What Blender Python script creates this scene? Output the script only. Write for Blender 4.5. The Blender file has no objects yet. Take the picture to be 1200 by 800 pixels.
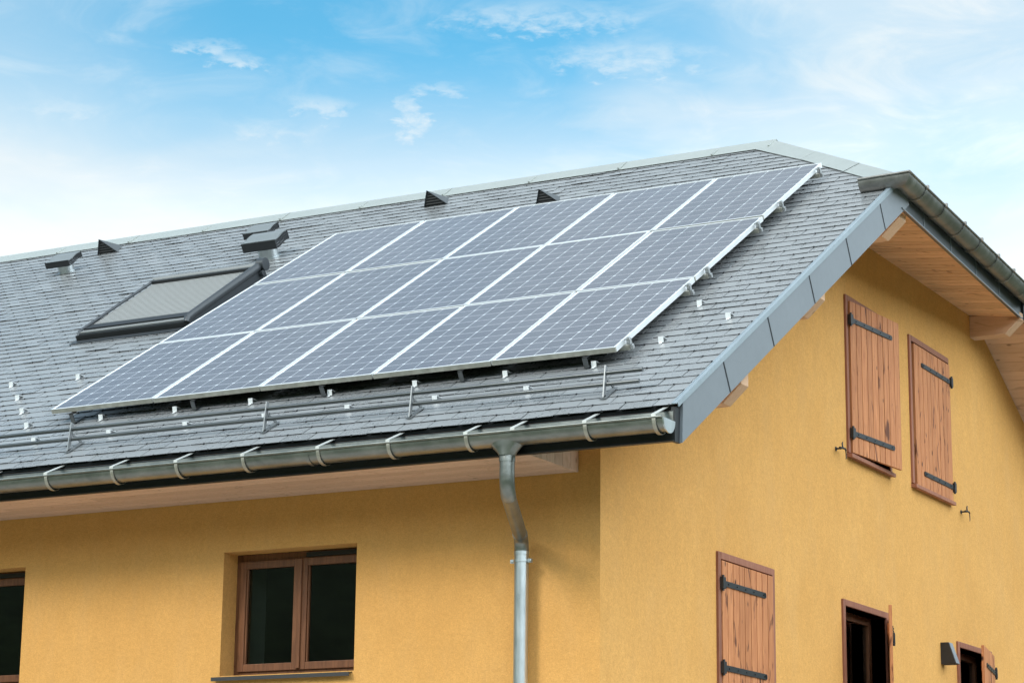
import bpy, math, random
from mathutils import Vector, Matrix, geometry

random.seed(11)
SC = bpy.context.scene
COL = SC.collection
R = math.radians
Z0 = 5.42                                   # eave frame height above ground

# ------------------------------------------------------------------ camera
cam_d = bpy.data.cameras.new('camera'); cam = bpy.data.objects.new('camera', cam_d); COL.objects.link(cam)
yaw, pit, rol = R(-28.66987), R(13.34415), R(0.64763)
fw = Vector((math.sin(yaw)*math.cos(pit), math.cos(yaw)*math.cos(pit), math.sin(pit)))
r0 = Vector((math.cos(yaw), -math.sin(yaw), 0)); u0 = r0.cross(fw)
rr = r0*math.cos(rol) + u0*math.sin(rol); uu = -r0*math.sin(rol) + u0*math.cos(rol)
mt = Matrix((rr, uu, -fw)).transposed().to_4x4()
mt.translation = Vector((12.19459, -14.60332, -3.82201 + Z0))
cam.matrix_world = mt
cam_d.sensor_width = 36; cam_d.lens = 36*2780.63/1200
cam_d.clip_start = 0.1; cam_d.clip_end = 3000
SC.camera = cam
SC.render.resolution_x = 1024; SC.render.resolution_y = 682

# ------------------------------------------------------------------ light
SUN_EL, SUN_DX, SUN_DY = R(36), -0.35, -1.0      # direction towards the sun, in plan
EXPOSURE = 0.8
W = bpy.data.worlds.new('World'); SC.world = W; W.use_nodes = True
def build_world():
    nt = W.node_tree; N = nt.nodes; L = nt.links; N.clear()
    out = N.new('ShaderNodeOutputWorld'); bg = N.new('ShaderNodeBackground'); L.new(bg.outputs[0], out.inputs[0])
    bg.inputs[1].default_value = 0.1
    sky = N.new('ShaderNodeTexSky'); sky.sky_type = 'NISHITA'; sky.sun_disc = False
    sky.sun_elevation = SUN_EL; sky.sun_rotation = math.atan2(SUN_DX, SUN_DY)
    sky.air_density = 1.0; sky.dust_density = 0.6; sky.ozone_density = 2.0
    tc = N.new('ShaderNodeTexCoord')
    def math_(op, a, b=None, c=None, clamp=False):
        m = N.new('ShaderNodeMath'); m.operation = op; m.use_clamp = clamp
        for i, v in enumerate((a, b, c)):
            if v is None: continue
            if isinstance(v, (int, float)): m.inputs[i].default_value = v
            else: L.new(v, m.inputs[i])
        return m.outputs[0]
    def mr(v, a, b, c=0., d=1., smooth=True):
        m = N.new('ShaderNodeMapRange'); m.interpolation_type = 'SMOOTHSTEP' if smooth else 'LINEAR'; L.new(v, m.inputs[0])
        for i, q in enumerate((a, b, c, d)): m.inputs[i+1].default_value = q
        return m.outputs[0]
    sep = N.new('ShaderNodeSeparateXYZ'); L.new(tc.outputs['Generated'], sep.inputs[0])
    az = math_('MULTIPLY', math_('ARCTAN2', sep.outputs[0], sep.outputs[1]), 57.2958)
    el = math_('MULTIPLY', math_('ARCSINE', sep.outputs[2]), 57.2958)
    comb = N.new('ShaderNodeCombineXYZ'); L.new(az, comb.inputs[0]); L.new(el, comb.inputs[1])
    def noise(sx, sy, scale, detail, rough, off=0., dist=0.):
        mp = N.new('ShaderNodeMapping'); mp.inputs['Scale'].default_value = (sx, sy, 1); mp.inputs['Location'].default_value = (off, off*.37, off)
        mp.inputs['Rotation'].default_value = (0, 0, 0)
        L.new(comb.outputs[0], mp.inputs[0]); n = N.new('ShaderNodeTexNoise'); n.inputs['Scale'].default_value = scale
        n.inputs['Detail'].default_value = detail; n.inputs['Roughness'].default_value = rough; n.inputs['Distortion'].default_value = dist
        L.new(mp.outputs[0], n.inputs['Vector']); return n.outputs['Fac']
    nbig = noise(.08, .22, 1.0, 5, .55, 3.1, .6)
    nmid = noise(.30, .75, 1.0, 7, .6, 7.7, .8)
    nfin = noise(1.0, 2.2, 1.0, 6, .6, 1.3, .5)
    # thin veil, thick near the horizon and to the right, open patch of blue high in the middle and left
    elw = math_('ADD', el, math_('MULTIPLY', math_('SUBTRACT', nmid, .5), 2.2))
    veil = mr(elw, 20.7, 15.0)
    side = mr(math_('ADD', az, math_('MULTIPLY', math_('SUBTRACT', nbig, .5), 16.)), -29.5, -20.0)
    veil = math_('MAXIMUM', veil, math_('MULTIPLY', side, .72))
    high = math_('MULTIPLY', mr(nbig, .25, .50), math_('MULTIPLY', mr(el, 21.6, 27.), mr(az, -52., -28., .55, 1.)))         # overcast above the frame
    streak = math_('MULTIPLY', mr(nmid, .42, .80), .34)
    veil = math_('ADD', veil, math_('ADD', streak, mr(az, -35.5, -42., 0., .30)), clamp=True)
    veil = math_('MAXIMUM', veil, math_('MULTIPLY', high, .95))
    # a few separate wisps, each at its own place in the sky, frayed by noise
    nf2 = noise(1.9, 4.2, 1.0, 6, .60, 5.9, .25)
    azd = math_('ADD', az, math_('MULTIPLY', math_('SUBTRACT', nfin, .5), 1.7)); eld = math_('ADD', el, math_('MULTIPLY', math_('SUBTRACT', nf2, .5), .9))
    def puff(a, e, ra, re, amt):
        da = math_('DIVIDE', math_('SUBTRACT', azd, a), ra); de = math_('DIVIDE', math_('SUBTRACT', eld, e), re)
        d2 = math_('ADD', math_('MULTIPLY', da, da), math_('MULTIPLY', de, de))
        v = math_('SUBTRACT', math_('ADD', math_('MULTIPLY', math_('SUBTRACT', nf2, .5), 2.2), .72), math_('MULTIPLY', d2, .60))
        return math_('MULTIPLY', mr(v, -.1, 1.5), amt)
    tot = veil
    for a, e, ra, re, amt in ((-36.4, 20.15, 1.0, .20, .75), (-35.7, 19.85, .7, .22, .95), (-31.35, 18.7, .36, .62, .95), (-30.7, 19.35, .8, .20, .7),
                              (-33.6, 18.9, .9, .30, .7), (-34.9, 18.3, 1.0, .28, .45), (-28.0, 21.1, 2.8, .45, .75), (-25.8, 20.2, 2.2, .5, .7), (-32.2, 16.2, .9, .22, .9), (-40., 18.5, 1.0, .20, .6)):
        p = puff(a, e, ra, re, amt)
        tot = math_('SUBTRACT', 1., math_('MULTIPLY', math_('SUBTRACT', 1., tot), math_('SUBTRACT', 1., p)))
    # blue as it looks between the clouds
    tint = N.new('ShaderNodeMix'); tint.data_type = 'RGBA'; tint.blend_type = 'MULTIPLY'; tint.inputs[0].default_value = 1
    L.new(sky.outputs[0], tint.inputs[6]); tint.inputs[7].default_value = SKY_TINT
    mix = N.new('ShaderNodeMix'); mix.data_type = 'RGBA'
    L.new(tot, mix.inputs[0]); L.new(tint.outputs[2], mix.inputs[6])
    # cloud brightness: slightly greyer blobs to the right
    cr = N.new('ShaderNodeMix'); cr.data_type = 'RGBA'; L.new(mr(nbig, .35, .7), cr.inputs[0])
    cr.inputs[6].default_value = (7.4, 8.9, 9.8, 1); cr.inputs[7].default_value = (8.9, 9.6, 9.9, 1)
    vm = N.new('ShaderNodeVectorMath'); vm.operation = 'DOT_PRODUCT'; L.new(tc.outputs['Generated'], vm.inputs[0]); vm.inputs[1].default_value = Vector((.93, -.20, .30)).normalized()
    lum = math_('ADD', math_('ADD', mr(el, 22., 34., CL_LOW, CL_HIGH), mr(math_('ADD', el, math_('MULTIPLY', az, -.12)), 22.2, 19.6, 0., .10)), mr(vm.outputs['Value'], .15, .95, 0., CL_GABLE_FILL))
    lm_ = N.new('ShaderNodeVectorMath'); lm_.operation = 'SCALE'; L.new(cr.outputs[2], lm_.inputs[0]); L.new(lum, lm_.inputs['Scale'])
    L.new(lm_.outputs[0], mix.inputs[7])
    # extra glow on unseen cloud to the right, added to brighten the gable
    L.new(mix.outputs[2], bg.inputs[0])
SKY_TINT = (.56, 1.27, 1.24, 1)
CL_LOW, CL_HIGH, CL_GABLE_FILL = .57, .50, 2.35
build_world()
sun_d = bpy.data.lights.new('sun', 'SUN'); sun_d.energy = 1.38; sun_d.angle = R(19); sun_d.color = (1, .95, .88)
sun = bpy.data.objects.new('sun', sun_d); COL.objects.link(sun)
hd = Vector((SUN_DX, SUN_DY, 0)).normalized()
sd = Vector((hd.x*math.cos(SUN_EL), hd.y*math.cos(SUN_EL), math.sin(SUN_EL)))
sun.rotation_euler = sd.to_track_quat('Z', 'Y').to_euler(); sun.location = (0, -20, 30)
SC.view_settings.view_transform = 'Standard'; SC.view_settings.look = 'None'
SC.view_settings.gamma = 1; SC.view_settings.exposure = EXPOSURE

# ------------------------------------------------------------------ materials
class NT:
    def __init__(s, name):
        s.m = bpy.data.materials.new(name); s.m.use_nodes = True
        s.t = s.m.node_tree; s.N = s.t.nodes; s.L = s.t.links
        s.p = s.N['Principled BSDF']; s.tc = s.N.new('ShaderNodeTexCoord')
    def set(s, **k):
        for a, v in k.items():
            s.p.inputs[a.replace('_', ' ')].default_value = v
    def new(s, t): return s.N.new(t)
    def link(s, a, b): s.L.new(a, b)
    def mapping(s, scale, src=None, loc=(0, 0, 0), rot=(0, 0, 0)):
        m = s.new('ShaderNodeMapping'); m.inputs['Scale'].default_value = scale; m.inputs['Location'].default_value = loc; m.inputs['Rotation'].default_value = rot
        s.link(src or s.tc.outputs['Object'], m.inputs[0]); return m.outputs[0]
    def noise(s, scale=5, detail=4, rough=.55, vec=None, dist=0):
        n = s.new('ShaderNodeTexNoise'); n.inputs['Scale'].default_value = scale; n.inputs['Detail'].default_value = detail
        n.inputs['Roughness'].default_value = rough; n.inputs['Distortion'].default_value = dist
        s.link(vec or s.tc.outputs['Object'], n.inputs['Vector']); return n.outputs['Fac']
    def ramp(s, fac, stops):
        r = s.new('ShaderNodeValToRGB'); s.link(fac, r.inputs[0]); e = r.color_ramp.elements
        while len(e) < len(stops): e.new(.5)
        for i, (p, c) in enumerate(stops):
            e[i].position = p; e[i].color = (*c, 1) if len(c) == 3 else c
        return r.outputs[0]
    def mr(s, v, a, b, c=0., d=1.):
        m = s.new('ShaderNodeMapRange'); s.link(v, m.inputs[0])
        for i, q in enumerate((a, b, c, d)): m.inputs[i+1].default_value = q
        return m.outputs[0]
    def math(s, op, a, b=None, c=None, clamp=False):
        m = s.new('ShaderNodeMath'); m.operation = op; m.use_clamp = clamp
        for i, v in enumerate((a, b, c)):
            if v is None: continue
            if isinstance(v, (int, float)): m.inputs[i].default_value = v
            else: s.link(v, m.inputs[i])
        return m.outputs[0]
    def mix(s, fac, a, b, mode='MIX'):
        m = s.new('ShaderNodeMix'); m.data_type = 'RGBA'; m.blend_type = mode
        for i, v in ((0, fac), (6, a), (7, b)):
            if isinstance(v, (int, float)): m.inputs[i].default_value = v
            elif isinstance(v, tuple): m.inputs[i].default_value = (*v, 1) if len(v) == 3 else v
            else: s.link(v, m.inputs[i])
        return m.outputs[2]
    def bump(s, h, strength=.3, dist=.01):
        b = s.new('ShaderNodeBump'); b.inputs['Strength'].default_value = strength; b.inputs['Distance'].default_value = dist
        s.link(h, b.inputs['Height']); s.link(b.outputs[0], s.p.inputs['Normal'])
    def tone(s):
        a = s.new('ShaderNodeAttribute'); a.attribute_name = 'tone'; return a.outputs['Fac']
    def col(s, c): s.link(c, s.p.inputs['Base Color'])

def m_stucco():
    t = NT('ochre_render'); big = t.noise(.9, 5, .6); mid = t.noise(9, 4, .6, t.mapping((1, 1, .55))); fine = t.noise(95, 3, .7); gr = t.noise(34, 4, .65)
    c = t.mix(t.mr(big, .3, .7), (.67, .340, .098), (.75, .395, .122))
    c = t.mix(t.mr(mid, .35, .75, 0, .35), c, (.54, .285, .09))
    c = t.mix(t.mr(fine, .30, .62, .42, 0), c, (.36, .19, .055))
    c = t.mix(t.mr(gr, .30, .60, .30, 0), c, (.42, .20, .055))
    c = t.mix(t.mr(t.noise(2.6, 5, .7, t.mapping((1, 1, .35))), .48, .72, 0, .22), c, (.58, .345, .15))
    t.col(c); t.set(Roughness=.93, Specular_IOR_Level=.2)
    h = t.math('ADD', t.math('MULTIPLY', fine, .5), t.math('MULTIPLY', gr, 1.0))
    t.bump(h, .55, .006); return t.m
def m_wood(name, light, dark, knot, axis, rough=.75, grain=.5, knots=.5, ksc=5.):
    t = NT(name); tone = t.tone()
    sc = [14, 14, 14]; sc[axis] = 1.1
    off = t.new('ShaderNodeCombineXYZ')
    k = t.math('MULTIPLY', tone, 37.)
    for i in range(3): t.link(k, off.inputs[i])
    va = t.new('ShaderNodeVectorMath'); va.operation = 'ADD'; t.link(t.tc.outputs['Object'], va.inputs[0]); t.link(off.outputs[0], va.inputs[1])
    v = t.mapping(tuple(sc), va.outputs[0])
    g = t.noise(3.2, 6, .65, v, .6)
    c = t.mix(t.mr(g, .32, .70), dark, light)
    c = t.mix(1., c, t.ramp(t.math('FRACT', t.math('MULTIPLY', tone, 7.31)), ((0, (.84, .82, .80)), (1, (1.08, 1.08, 1.08)))), 'MULTIPLY')
    vk = t.mapping(tuple(ksc*(.33 if i == axis else 1.) for i in range(3)), va.outputs[0])
    kn = t.noise(1., 3, .55, vk, 2.6)
    c = t.mix(t.mr(kn, .60, .68, 0, knots), c, knot)
    vo = t.new('ShaderNodeTexVoronoi'); vo.inputs['Scale'].default_value = 1.; t.link(t.mapping(tuple(ksc*(.9 if i == axis else 1.5) for i in range(3)), va.outputs[0]), vo.inputs['Vector'])
    c = t.mix(t.mr(vo.outputs['Distance'], .06, .12, min(1, knots*1.3), 0), c, tuple(q*.5 for q in knot))
    t.col(c); t.set(Roughness=rough, Specular_IOR_Level=.3); t.bump(g, .25, .003); return t.m
def m_metal(name, a, b, metallic=.85, rough=(.28, .5), sc=9., streak=None, bump=.05):
    t = NT(name); v = t.mapping(streak or (1, 1, 1)); n = t.noise(sc, 6, .65, v, .3); n2 = t.noise(sc*.18, 4, .6, None, .4)
    f = t.math('ADD', t.math('MULTIPLY', n, .55), t.math('MULTIPLY', n2, .45))
    t.col(t.mix(t.mr(f, .38, .64), a, b)); t.set(Metallic=metallic)
    t.link(t.mr(n, .3, .7, rough[0], rough[1]), t.p.inputs['Roughness']); t.bump(n, bump, .004); return t.m
def m_paint(name, a, rough=.5, metallic=0., var=.12, spec=.5, sc=3.):
    t = NT(name); n = t.noise(sc, 6, .6); n2 = t.noise(sc*14, 3, .6)
    f = t.math('ADD', t.math('MULTIPLY', n, .6), t.math('MULTIPLY', n2, .4))
    t.col(t.mix(t.mr(f, .35, .65), tuple(q*(1-var) for q in a), tuple(min(1, q*(1+var)) for q in a)))
    t.set(Roughness=rough, Metallic=metallic, Specular_IOR_Level=spec); t.bump(n2, .08, .002); return t.m
def m_slate():
    t = NT('slate'); tone = t.tone(); n = t.noise(26, 5, .6); big = t.noise(.55, 4, .55)
    c = t.mix(tone, (.185, .188, .192), (.245, .249, .253))
    c = t.mix(t.mr(n, .35, .7, 0, .35), c, (.27, .27, .268))
    c = t.mix(t.mr(big, .4, .7, 0, .25), c, (.20, .208, .218))
    t.col(c); t.set(Specular_IOR_Level=.85)
    t.link(t.math('ADD', t.mr(n, .3, .7, .23, .29), t.math('MULTIPLY', tone, .06)), t.p.inputs['Roughness'])
    w = t.noise(11, 4, .6); t.bump(t.math('ADD', t.math('MULTIPLY', w, 1.), t.math('MULTIPLY', n, .25)), .07, .004); return t.m
def m_cells():
    # printed face of a module: 6 x 10 bevelled dark cells on a white sheet, thin silver bus bars along x
    t = NT('solar_cells'); sep = t.new('ShaderNodeSeparateXYZ'); t.link(t.tc.outputs['Object'], sep.inputs[0])
    px, py = (MODW-.036)/6, (MODL-.036)/10
    def cell(o, p0, p):
        q = t.math('DIVIDE', t.math('SUBTRACT', o, p0), p); return q, t.math('MULTIPLY', t.math('SUBTRACT', t.math('FRACT', q), .5), p)
    qx, ux = cell(sep.outputs[0], .018, px); qy, uy = cell(sep.outputs[1], .018, py)
    ax, ay = t.math('ABSOLUTE', ux), t.math('ABSOLUTE', uy)
    inx = t.math('LESS_THAN', ax, px/2 - .0018); iny = t.math('LESS_THAN', ay, py/2 - .0016)
    cor = t.math('LESS_THAN', t.math('ADD', ax, ay), px/2 + py/2 - .0135)
    inside = t.math('MULTIPLY', t.math('MULTIPLY', inx, iny), cor)
    for q, n in ((qx, 6), (qy, 10)):
        inside = t.math('MULTIPLY', inside, t.math('MULTIPLY', t.math('GREATER_THAN', q, 0.), t.math('LESS_THAN', q, float(n))))
    bb = t.math('LESS_THAN', t.math('ABSOLUTE', t.math('SUBTRACT', t.math('FRACT', t.math('MULTIPLY', qy, 3.)), .5)), .022)
    oi = t.new('ShaderNodeObjectInfo'); rnd = oi.outputs['Random']
    fl = t.new('ShaderNodeCombineXYZ'); t.link(t.math('FLOOR', qx), fl.inputs[0]); t.link(t.math('FLOOR', qy), fl.inputs[1]); t.link(t.math('MULTIPLY', rnd, 50.), fl.inputs[2])
    wn = t.new('ShaderNodeTexWhiteNoise'); t.link(fl.outputs[0], wn.inputs[0])
    c = t.mix(wn.outputs[0], (.048, .054, .078), (.066, .072, .098))
    c = t.mix(t.math('MULTIPLY', rnd, .35), c, (.085, .088, .12))
    c = t.mix(t.math('MULTIPLY', bb, .65), c, (.55, .57, .6))
    c = t.mix(inside, (.68, .70, .73), c)
    dust = t.noise(2.2, 5, .6); c = t.mix(t.mr(dust, .3, .8, .03, .10), c, (.40, .39, .38))
    t.col(c); t.set(Roughness=.5, Specular_IOR_Level=.15, Coat_Weight=.85, Coat_Roughness=.13, Coat_IOR=1.42); return t.m
def m_glass():
    t = NT('window_glass'); t.N.remove(t.p); o = t.N['Material Output']
    g = t.new('ShaderNodeBsdfGlossy'); g.inputs['Roughness'].default_value = .01; g.inputs[0].default_value = (.9, .95, .95, 1)
    tr = t.new('ShaderNodeBsdfTransparent'); tr.inputs[0].default_value = (.62, .68, .66, 1)
    fr = t.new('ShaderNodeFresnel'); fr.inputs[0].default_value = 1.52
    ms = t.new('ShaderNodeMixShader'); t.link(fr.outputs[0], ms.inputs[0]); t.link(tr.outputs[0], ms.inputs[1]); t.link(g.outputs[0], ms.inputs[2])
    t.link(ms.outputs[0], o.inputs[0]); return t.m
def m_flat(name, a, rough=.6, metallic=0., spec=.5):
    return m_paint(name, a, rough, metallic, .05, spec, 6.)

AL = R(31.570928); CE, SE = math.cos(AL), math.sin(AL)
MODP, MODL_P = 1.01, 1.60938
MODW, MODL = .996, 1.594
M = dict(
    stucco=m_stucco(), slate=m_slate(), cells=m_cells(), glass=m_glass(),
    shutter=m_wood('stained_shutter_wood', (.61, .255, .105), (.40, .138, .052), (.09, .024, .010), 2, .6, .5, .9, 4.2),
    surround=m_wood('stained_frame_wood', (.335, .140, .085), (.245, .092, .055), (.12, .04, .025), 2, .6, .5, .2),
    sash=m_wood('brown_sash_wood', (.225, .095, .044), (.12, .048, .023), (.07, .028, .014), 2, .42, .5, .2),
    spruce=m_wood('spruce_boards', (.78, .47, .255), (.68, .39, .20), (.26, .11, .045), 0, .8, .4, .55, 5.),
    beam=m_wood('spruce_beam', (.76, .50, .335), (.66, .41, .265), (.32, .16, .085), 0, .8, .4, .5, 4.),
    cheekwood=m_wood('pale_spruce', (.66, .46, .345), (.58, .395, .29), (.4, .24, .15), 2, .8, .4, .4, 4.),
    gutter=m_metal('weathered_zinc', (.18, .19, .18), (.30, .305, .285), .8, (.30, .44), 13., (.5, 1, 1), .03),
    gutter_dark=m_metal('brown_zinc', (.155, .15, .145), (.30, .295, .28), .75, (.38, .55), 10.),
    galv=m_metal('galvanised_steel', (.44, .47, .48), (.60, .635, .645), .9, (.26, .40), 14., (1, 1, .25), .02),
    galvdark=m_metal('dull_steel', (.11, .115, .12), (.17, .175, .18), .7, (.26, .34), 10., (.04, 1, 1), .0),
    alu=m_flat('anodised_aluminium', (.74, .75, .76), .38, .35),
    aluedge=m_metal('dirty_aluminium', (.30, .29, .25), (.50, .49, .44), .5, (.4, .6), 14.),
    shiny=m_metal('bright_steel', (.34, .35, .355), (.55, .56, .57), .6, (.2, .35), 30.),
    stopmetal=m_paint('bright_steel_plate', (.80, .81, .82), .45, .25, .05),
    ribmetal=m_metal('grey_rib', (.36, .34, .29), (.48, .46, .41), .6, (.35, .5), 20.),
    postmetal=m_metal('grey_post', (.20, .205, .21), (.29, .30, .305), .7, (.35, .5), 12.),
    strapmetal=m_paint('tinned_strap', (.60, .60, .57), .4, .4, .12),
    cap=m_paint('ridge_zinc', (.38, .40, .38), .42, .3, .06, .5, 2.2),
    verge=m_paint('grey_coated_sheet', (.185, .200, .218), .40, .15, .06, .5, 1.2),
    verge_light=m_paint('pale_coated_sheet', (.27, .315, .345), .38, .2, .08, .5, 2.),
    fascia=m_paint('anthracite_sheet', (.050, .058, .066), .38, .1, .1),
    slate_edge=m_paint('shadow_slate_edge', (.022, .023, .025), .8, 0., .2),  # dark split edges, blackened further to paint the shadow line between courses
    hookwire=m_metal('dark_steel_wire', (.03, .03, .032), (.10, .10, .10), .6, (.3, .5), 40.),
    black=m_paint('black_iron', (.020, .021, .024), .45, .1, .2),
    blacksheet=m_paint('black_sheet', (.012, .013, .015), .5, 0., .1),
    vent=m_paint('dark_vent_sheet', (.012, .014, .017), .6, .0, .15),
    cowl_top=m_paint('pale_cowl_sheet', (.20, .215, .22), .42, .2, .06),
    vent_top=m_paint('grey_vent_sheet', (.07, .078, .085), .42, .2, .1),
    underlay=m_flat('roof_underlay', (.022, .023, .025), .9),
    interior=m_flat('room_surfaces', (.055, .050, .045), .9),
    curtain=m_flat('pale_jamb', (.30, .31, .27), .9),
    sky_frame=m_paint('grey_window_sheet', (.045, .050, .056), .42, .2, .04),
    slats=m_paint('grey_aluminium_slats', (.335, .335, .33), .5, .1, .01),
    slat_rail=m_paint('light_rail', (.20, .205, .205), .45, .1, .03),
    ground=m_paint('bounce_gravel', (.38, .36, .335), .95, 0., .25, .2, .6),
    grass=m_paint('far_meadow', (.055, .075, .028), .95, 0., .35, .1, .02),
    forest=m_paint('wooded_slope', (.045, .062, .026), .95, 0., .6, .1, .35),
    concrete=m_paint('sill_metal', (.045, .042, .043), .5, .3, .1),
)

# ------------------------------------------------------------------ mesh helpers
class MB:
    def __init__(s): s.v = []; s.f = []; s.t = []; s.sm = []; s.mi = []; s.cur = 0
    def add(s, vs, fs, tone=None, smooth=False):
        b = len(s.v); s.v += [tuple(v) for v in vs]; tn = random.random() if tone is None else tone
        for f in fs: s.f.append([b+i for i in f]); s.t.append(tn); s.sm.append(smooth); s.mi.append(s.cur)
    def box(s, a, b, tone=None, T=None):
        x0, x1 = sorted((a[0], b[0])); y0, y1 = sorted((a[1], b[1])); z0, z1 = sorted((a[2], b[2]))
        vs = [Vector(q) for q in ((x0, y0, z0), (x1, y0, z0), (x1, y1, z0), (x0, y1, z0), (x0, y0, z1), (x1, y0, z1), (x1, y1, z1), (x0, y1, z1))]
        if T: vs = [T(v) for v in vs]
        s.add(vs, [(0, 3, 2, 1), (4, 5, 6, 7), (0, 1, 5, 4), (1, 2, 6, 5), (2, 3, 7, 6), (3, 0, 4, 7)], tone); return s
    def hexa(s, vs, tone=None):
        s.add(vs, [(0, 3, 2, 1), (4, 5, 6, 7), (0, 1, 5, 4), (1, 2, 6, 5), (2, 3, 7, 6), (3, 0, 4, 7)], tone); return s
    def quad(s, *p, tone=None): s.add(p, [tuple(range(len(p)))], tone); return s
    def slab(s, poly, off, tone=None):
        """closed solid: polygon (list of Vectors) thickened by vector off"""
        n = len(poly); vs = [Vector(p) for p in poly] + [Vector(p)+Vector(off) for p in poly]
        fs = [tuple(range(n)), tuple(reversed(range(n, 2*n)))] + [(i, i+n, (i+1) % n+n, (i+1) % n) for i in range(n)]
        s.add(vs, fs, tone); return s
    def tube(s, path, r, seg=20, caps=True, tone=None):
        path = [Vector(p) for p in path]; n = len(path); rs = r if isinstance(r, (list, tuple)) else [r]*n
        vs = []; fs = []; up = None
        for i, p in enumerate(path):
            d = (path[min(i+1, n-1)] - path[max(i-1, 0)]).normalized()
            if up is None:
                up = Vector((0, 0, 1)) if abs(d.z) < .9 else Vector((1, 0, 0))
            a = d.cross(up).normalized(); b = a.cross(d).normalized(); up = b
            for k in range(seg):
                t = 2*math.pi*k/seg; vs.append(p + (a*math.cos(t) + b*math.sin(t))*rs[i])
        for i in range(n-1):
            for k in range(seg): fs.append((i*seg+k, i*seg+(k+1) % seg, (i+1)*seg+(k+1) % seg, (i+1)*seg+k))
        s.add(vs, fs, tone, True)
        if caps:
            s.add(vs[:seg], [tuple(reversed(range(seg)))], tone); s.add(vs[-seg:], [tuple(range(seg))], tone)
        return s
    def build(s, name, mat, parent=None, bevel=0):
        me = bpy.data.meshes.new(name); me.from_pydata(s.v, [], s.f); me.update()
        a = me.attributes.new('tone', 'FLOAT', 'FACE'); a.data.foreach_set('value', s.t)
        me.polygons.foreach_set('use_smooth', s.sm)
        for m in (mat if isinstance(mat, (list, tuple)) else [mat]): me.materials.append(M[m])
        me.polygons.foreach_set('material_index', s.mi)
        me.update()
        o = bpy.data.objects.new(name, me); COL.objects.link(o)
        if parent: o.parent = parent
        if bevel:
            md = o.modifiers.new('bevel', 'BEVEL'); md.width = bevel; md.segments = 2; md.limit_method = 'ANGLE'; md.angle_limit = R(40)
        return o
def tag(o, label=None, cat=None, group=None, kind=None):
    if label: o['label'] = label
    if cat: o['category'] = cat
    if group: o['group'] = group
    if kind: o['kind'] = kind
    return o
def empty(name, loc=(0, 0, 0), rot=(0, 0, 0)):
    o = bpy.data.objects.new(name, None); COL.objects.link(o); o.location = loc; o.rotation_euler = rot; o.empty_display_size = .1; return o
def copy_tree(o, parent=None):
    c = o.copy(); COL.objects.link(c); c.parent = parent
    for ch in [q for q in bpy.data.objects if q.parent == o]: copy_tree(ch, c)
    return c
E_ = Vector((0, CE, SE)); N_ = Vector((0, -SE, CE))
def rp(x, s, h=0.):                     # roof frame (along the eave, up the slope, off the slates) -> world
    return Vector((x, 0, Z0)) + E_*s + N_*(h-.14)
def RT(v): return rp(v[0], v[1], v[2])
def W3(x, y, z): return Vector((x, y, z+Z0))

# ------------------------------------------------------------------ ground and hills
g = MB(); g.quad((-1500, -1500, -.02), (1500, -1500, -.02), (1500, 1500, -.02), (-1500, 1500, -.02)); g.build('ground', 'grass')
tag(bpy.data.objects['ground'], kind='structure')
g = MB(); g.quad((-16, -5.5, 0), (10.5, -5.5, 0), (10.5, 18, 0), (-16, 18, 0)); g.build('bounce_yard', 'ground'); tag(bpy.data.objects['bounce_yard'], kind='structure')  # unseen pale apron, sized and toned to bounce light up into the soffits
hb = MB(); NA, NR = 420, 26                    # unseen wooded ring all round, raised to darken the window reflections
from mathutils import noise as mnoise
vs = []
for ri in range(NR):
    f = ri/(NR-1); rad = 90+f*330; base = 84*min(1, f*1.15)**1.15 if f < .9 else 84*(1-f)*7
    for k in range(NA):
        a = 2*math.pi*k/NA; p_ = Vector((math.cos(a)*rad, math.sin(a)*rad, 0))
        hh = base*(.93+.09*mnoise.noise(p_*.008)) + (2.2*mnoise.noise(p_*.35)+1.6*mnoise.noise(p_*.12))*min(1, f*6)
        vs.append((p_.x, p_.y, hh if ri else -.3))
fs = [(i*NA+k, i*NA+(k+1) % NA, (i+1)*NA+(k+1) % NA, (i+1)*NA+k) for i in range(NR-1) for k in range(NA)]
hb.add(vs, fs, .5, True); tag(hb.build('unseen_hills', 'forest'), kind='structure')

# ------------------------------------------------------------------ house
house = empty('house', (0, 0, 0))
tag(house, 'ochre rendered house with grey slate roof, half-hipped gable and brown shutters', 'house')
XG, YF = 4.923, 0.0
XL, YB = -9.2, 12.5                          # far ends of the walls
def wall_with_holes(outer, holes, to3, inward, depth, name, label=None):
    """outer/holes are lists of (u, z); to3 maps (u, z) to world; inward is the reveal direction"""
    mb = MB(); loops = [[Vector((u, z, 0)) for u, z in outer]] + [[Vector((u, z, 0)) for u, z in h] for h in holes]
    flat = [p for l in loops for p in l]; tris = geometry.tessellate_polygon(loops)
    want = to3(1, 0) - to3(0, 0)
    vs = [to3(p.x, p.y) for p in flat]
    nrm = Vector(inward)*-1; fs = []
    for t in tris:
        a, b, c = (vs[i] for i in t)
        fs.append(tuple(t) if (b-a).cross(c-a).dot(nrm) > 0 else tuple(reversed(t)))
    mb.add(vs, fs, .5)
    for h in holes:
        n = len(h)
        for i in range(n):
            a, b = to3(*h[i]), to3(*h[(i+1) % n]); mb.add([a, b, b+Vector(inward)*depth, a+Vector(inward)*depth], [(0, 1, 2, 3)], .5)
    o = mb.build(name, 'stucco', house)
    if label: o['label'] = label
    return o
rect = lambda a, b, c, d: [(a, c), (b, c), (b, d), (a, d)]
FW = [(1.752, 2.935, -2.185, -1.256), (-1.345, -.165, -2.185, -1.258)]
wall_with_holes([(XL, -Z0), (XG, -Z0), (XG, -.46), (XL, -.46)], [rect(*w) for w in FW], lambda u, z: W3(u, YF, z), (0, 1, 0), .29, 'wall', 'ochre wall under the long eave')
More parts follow.
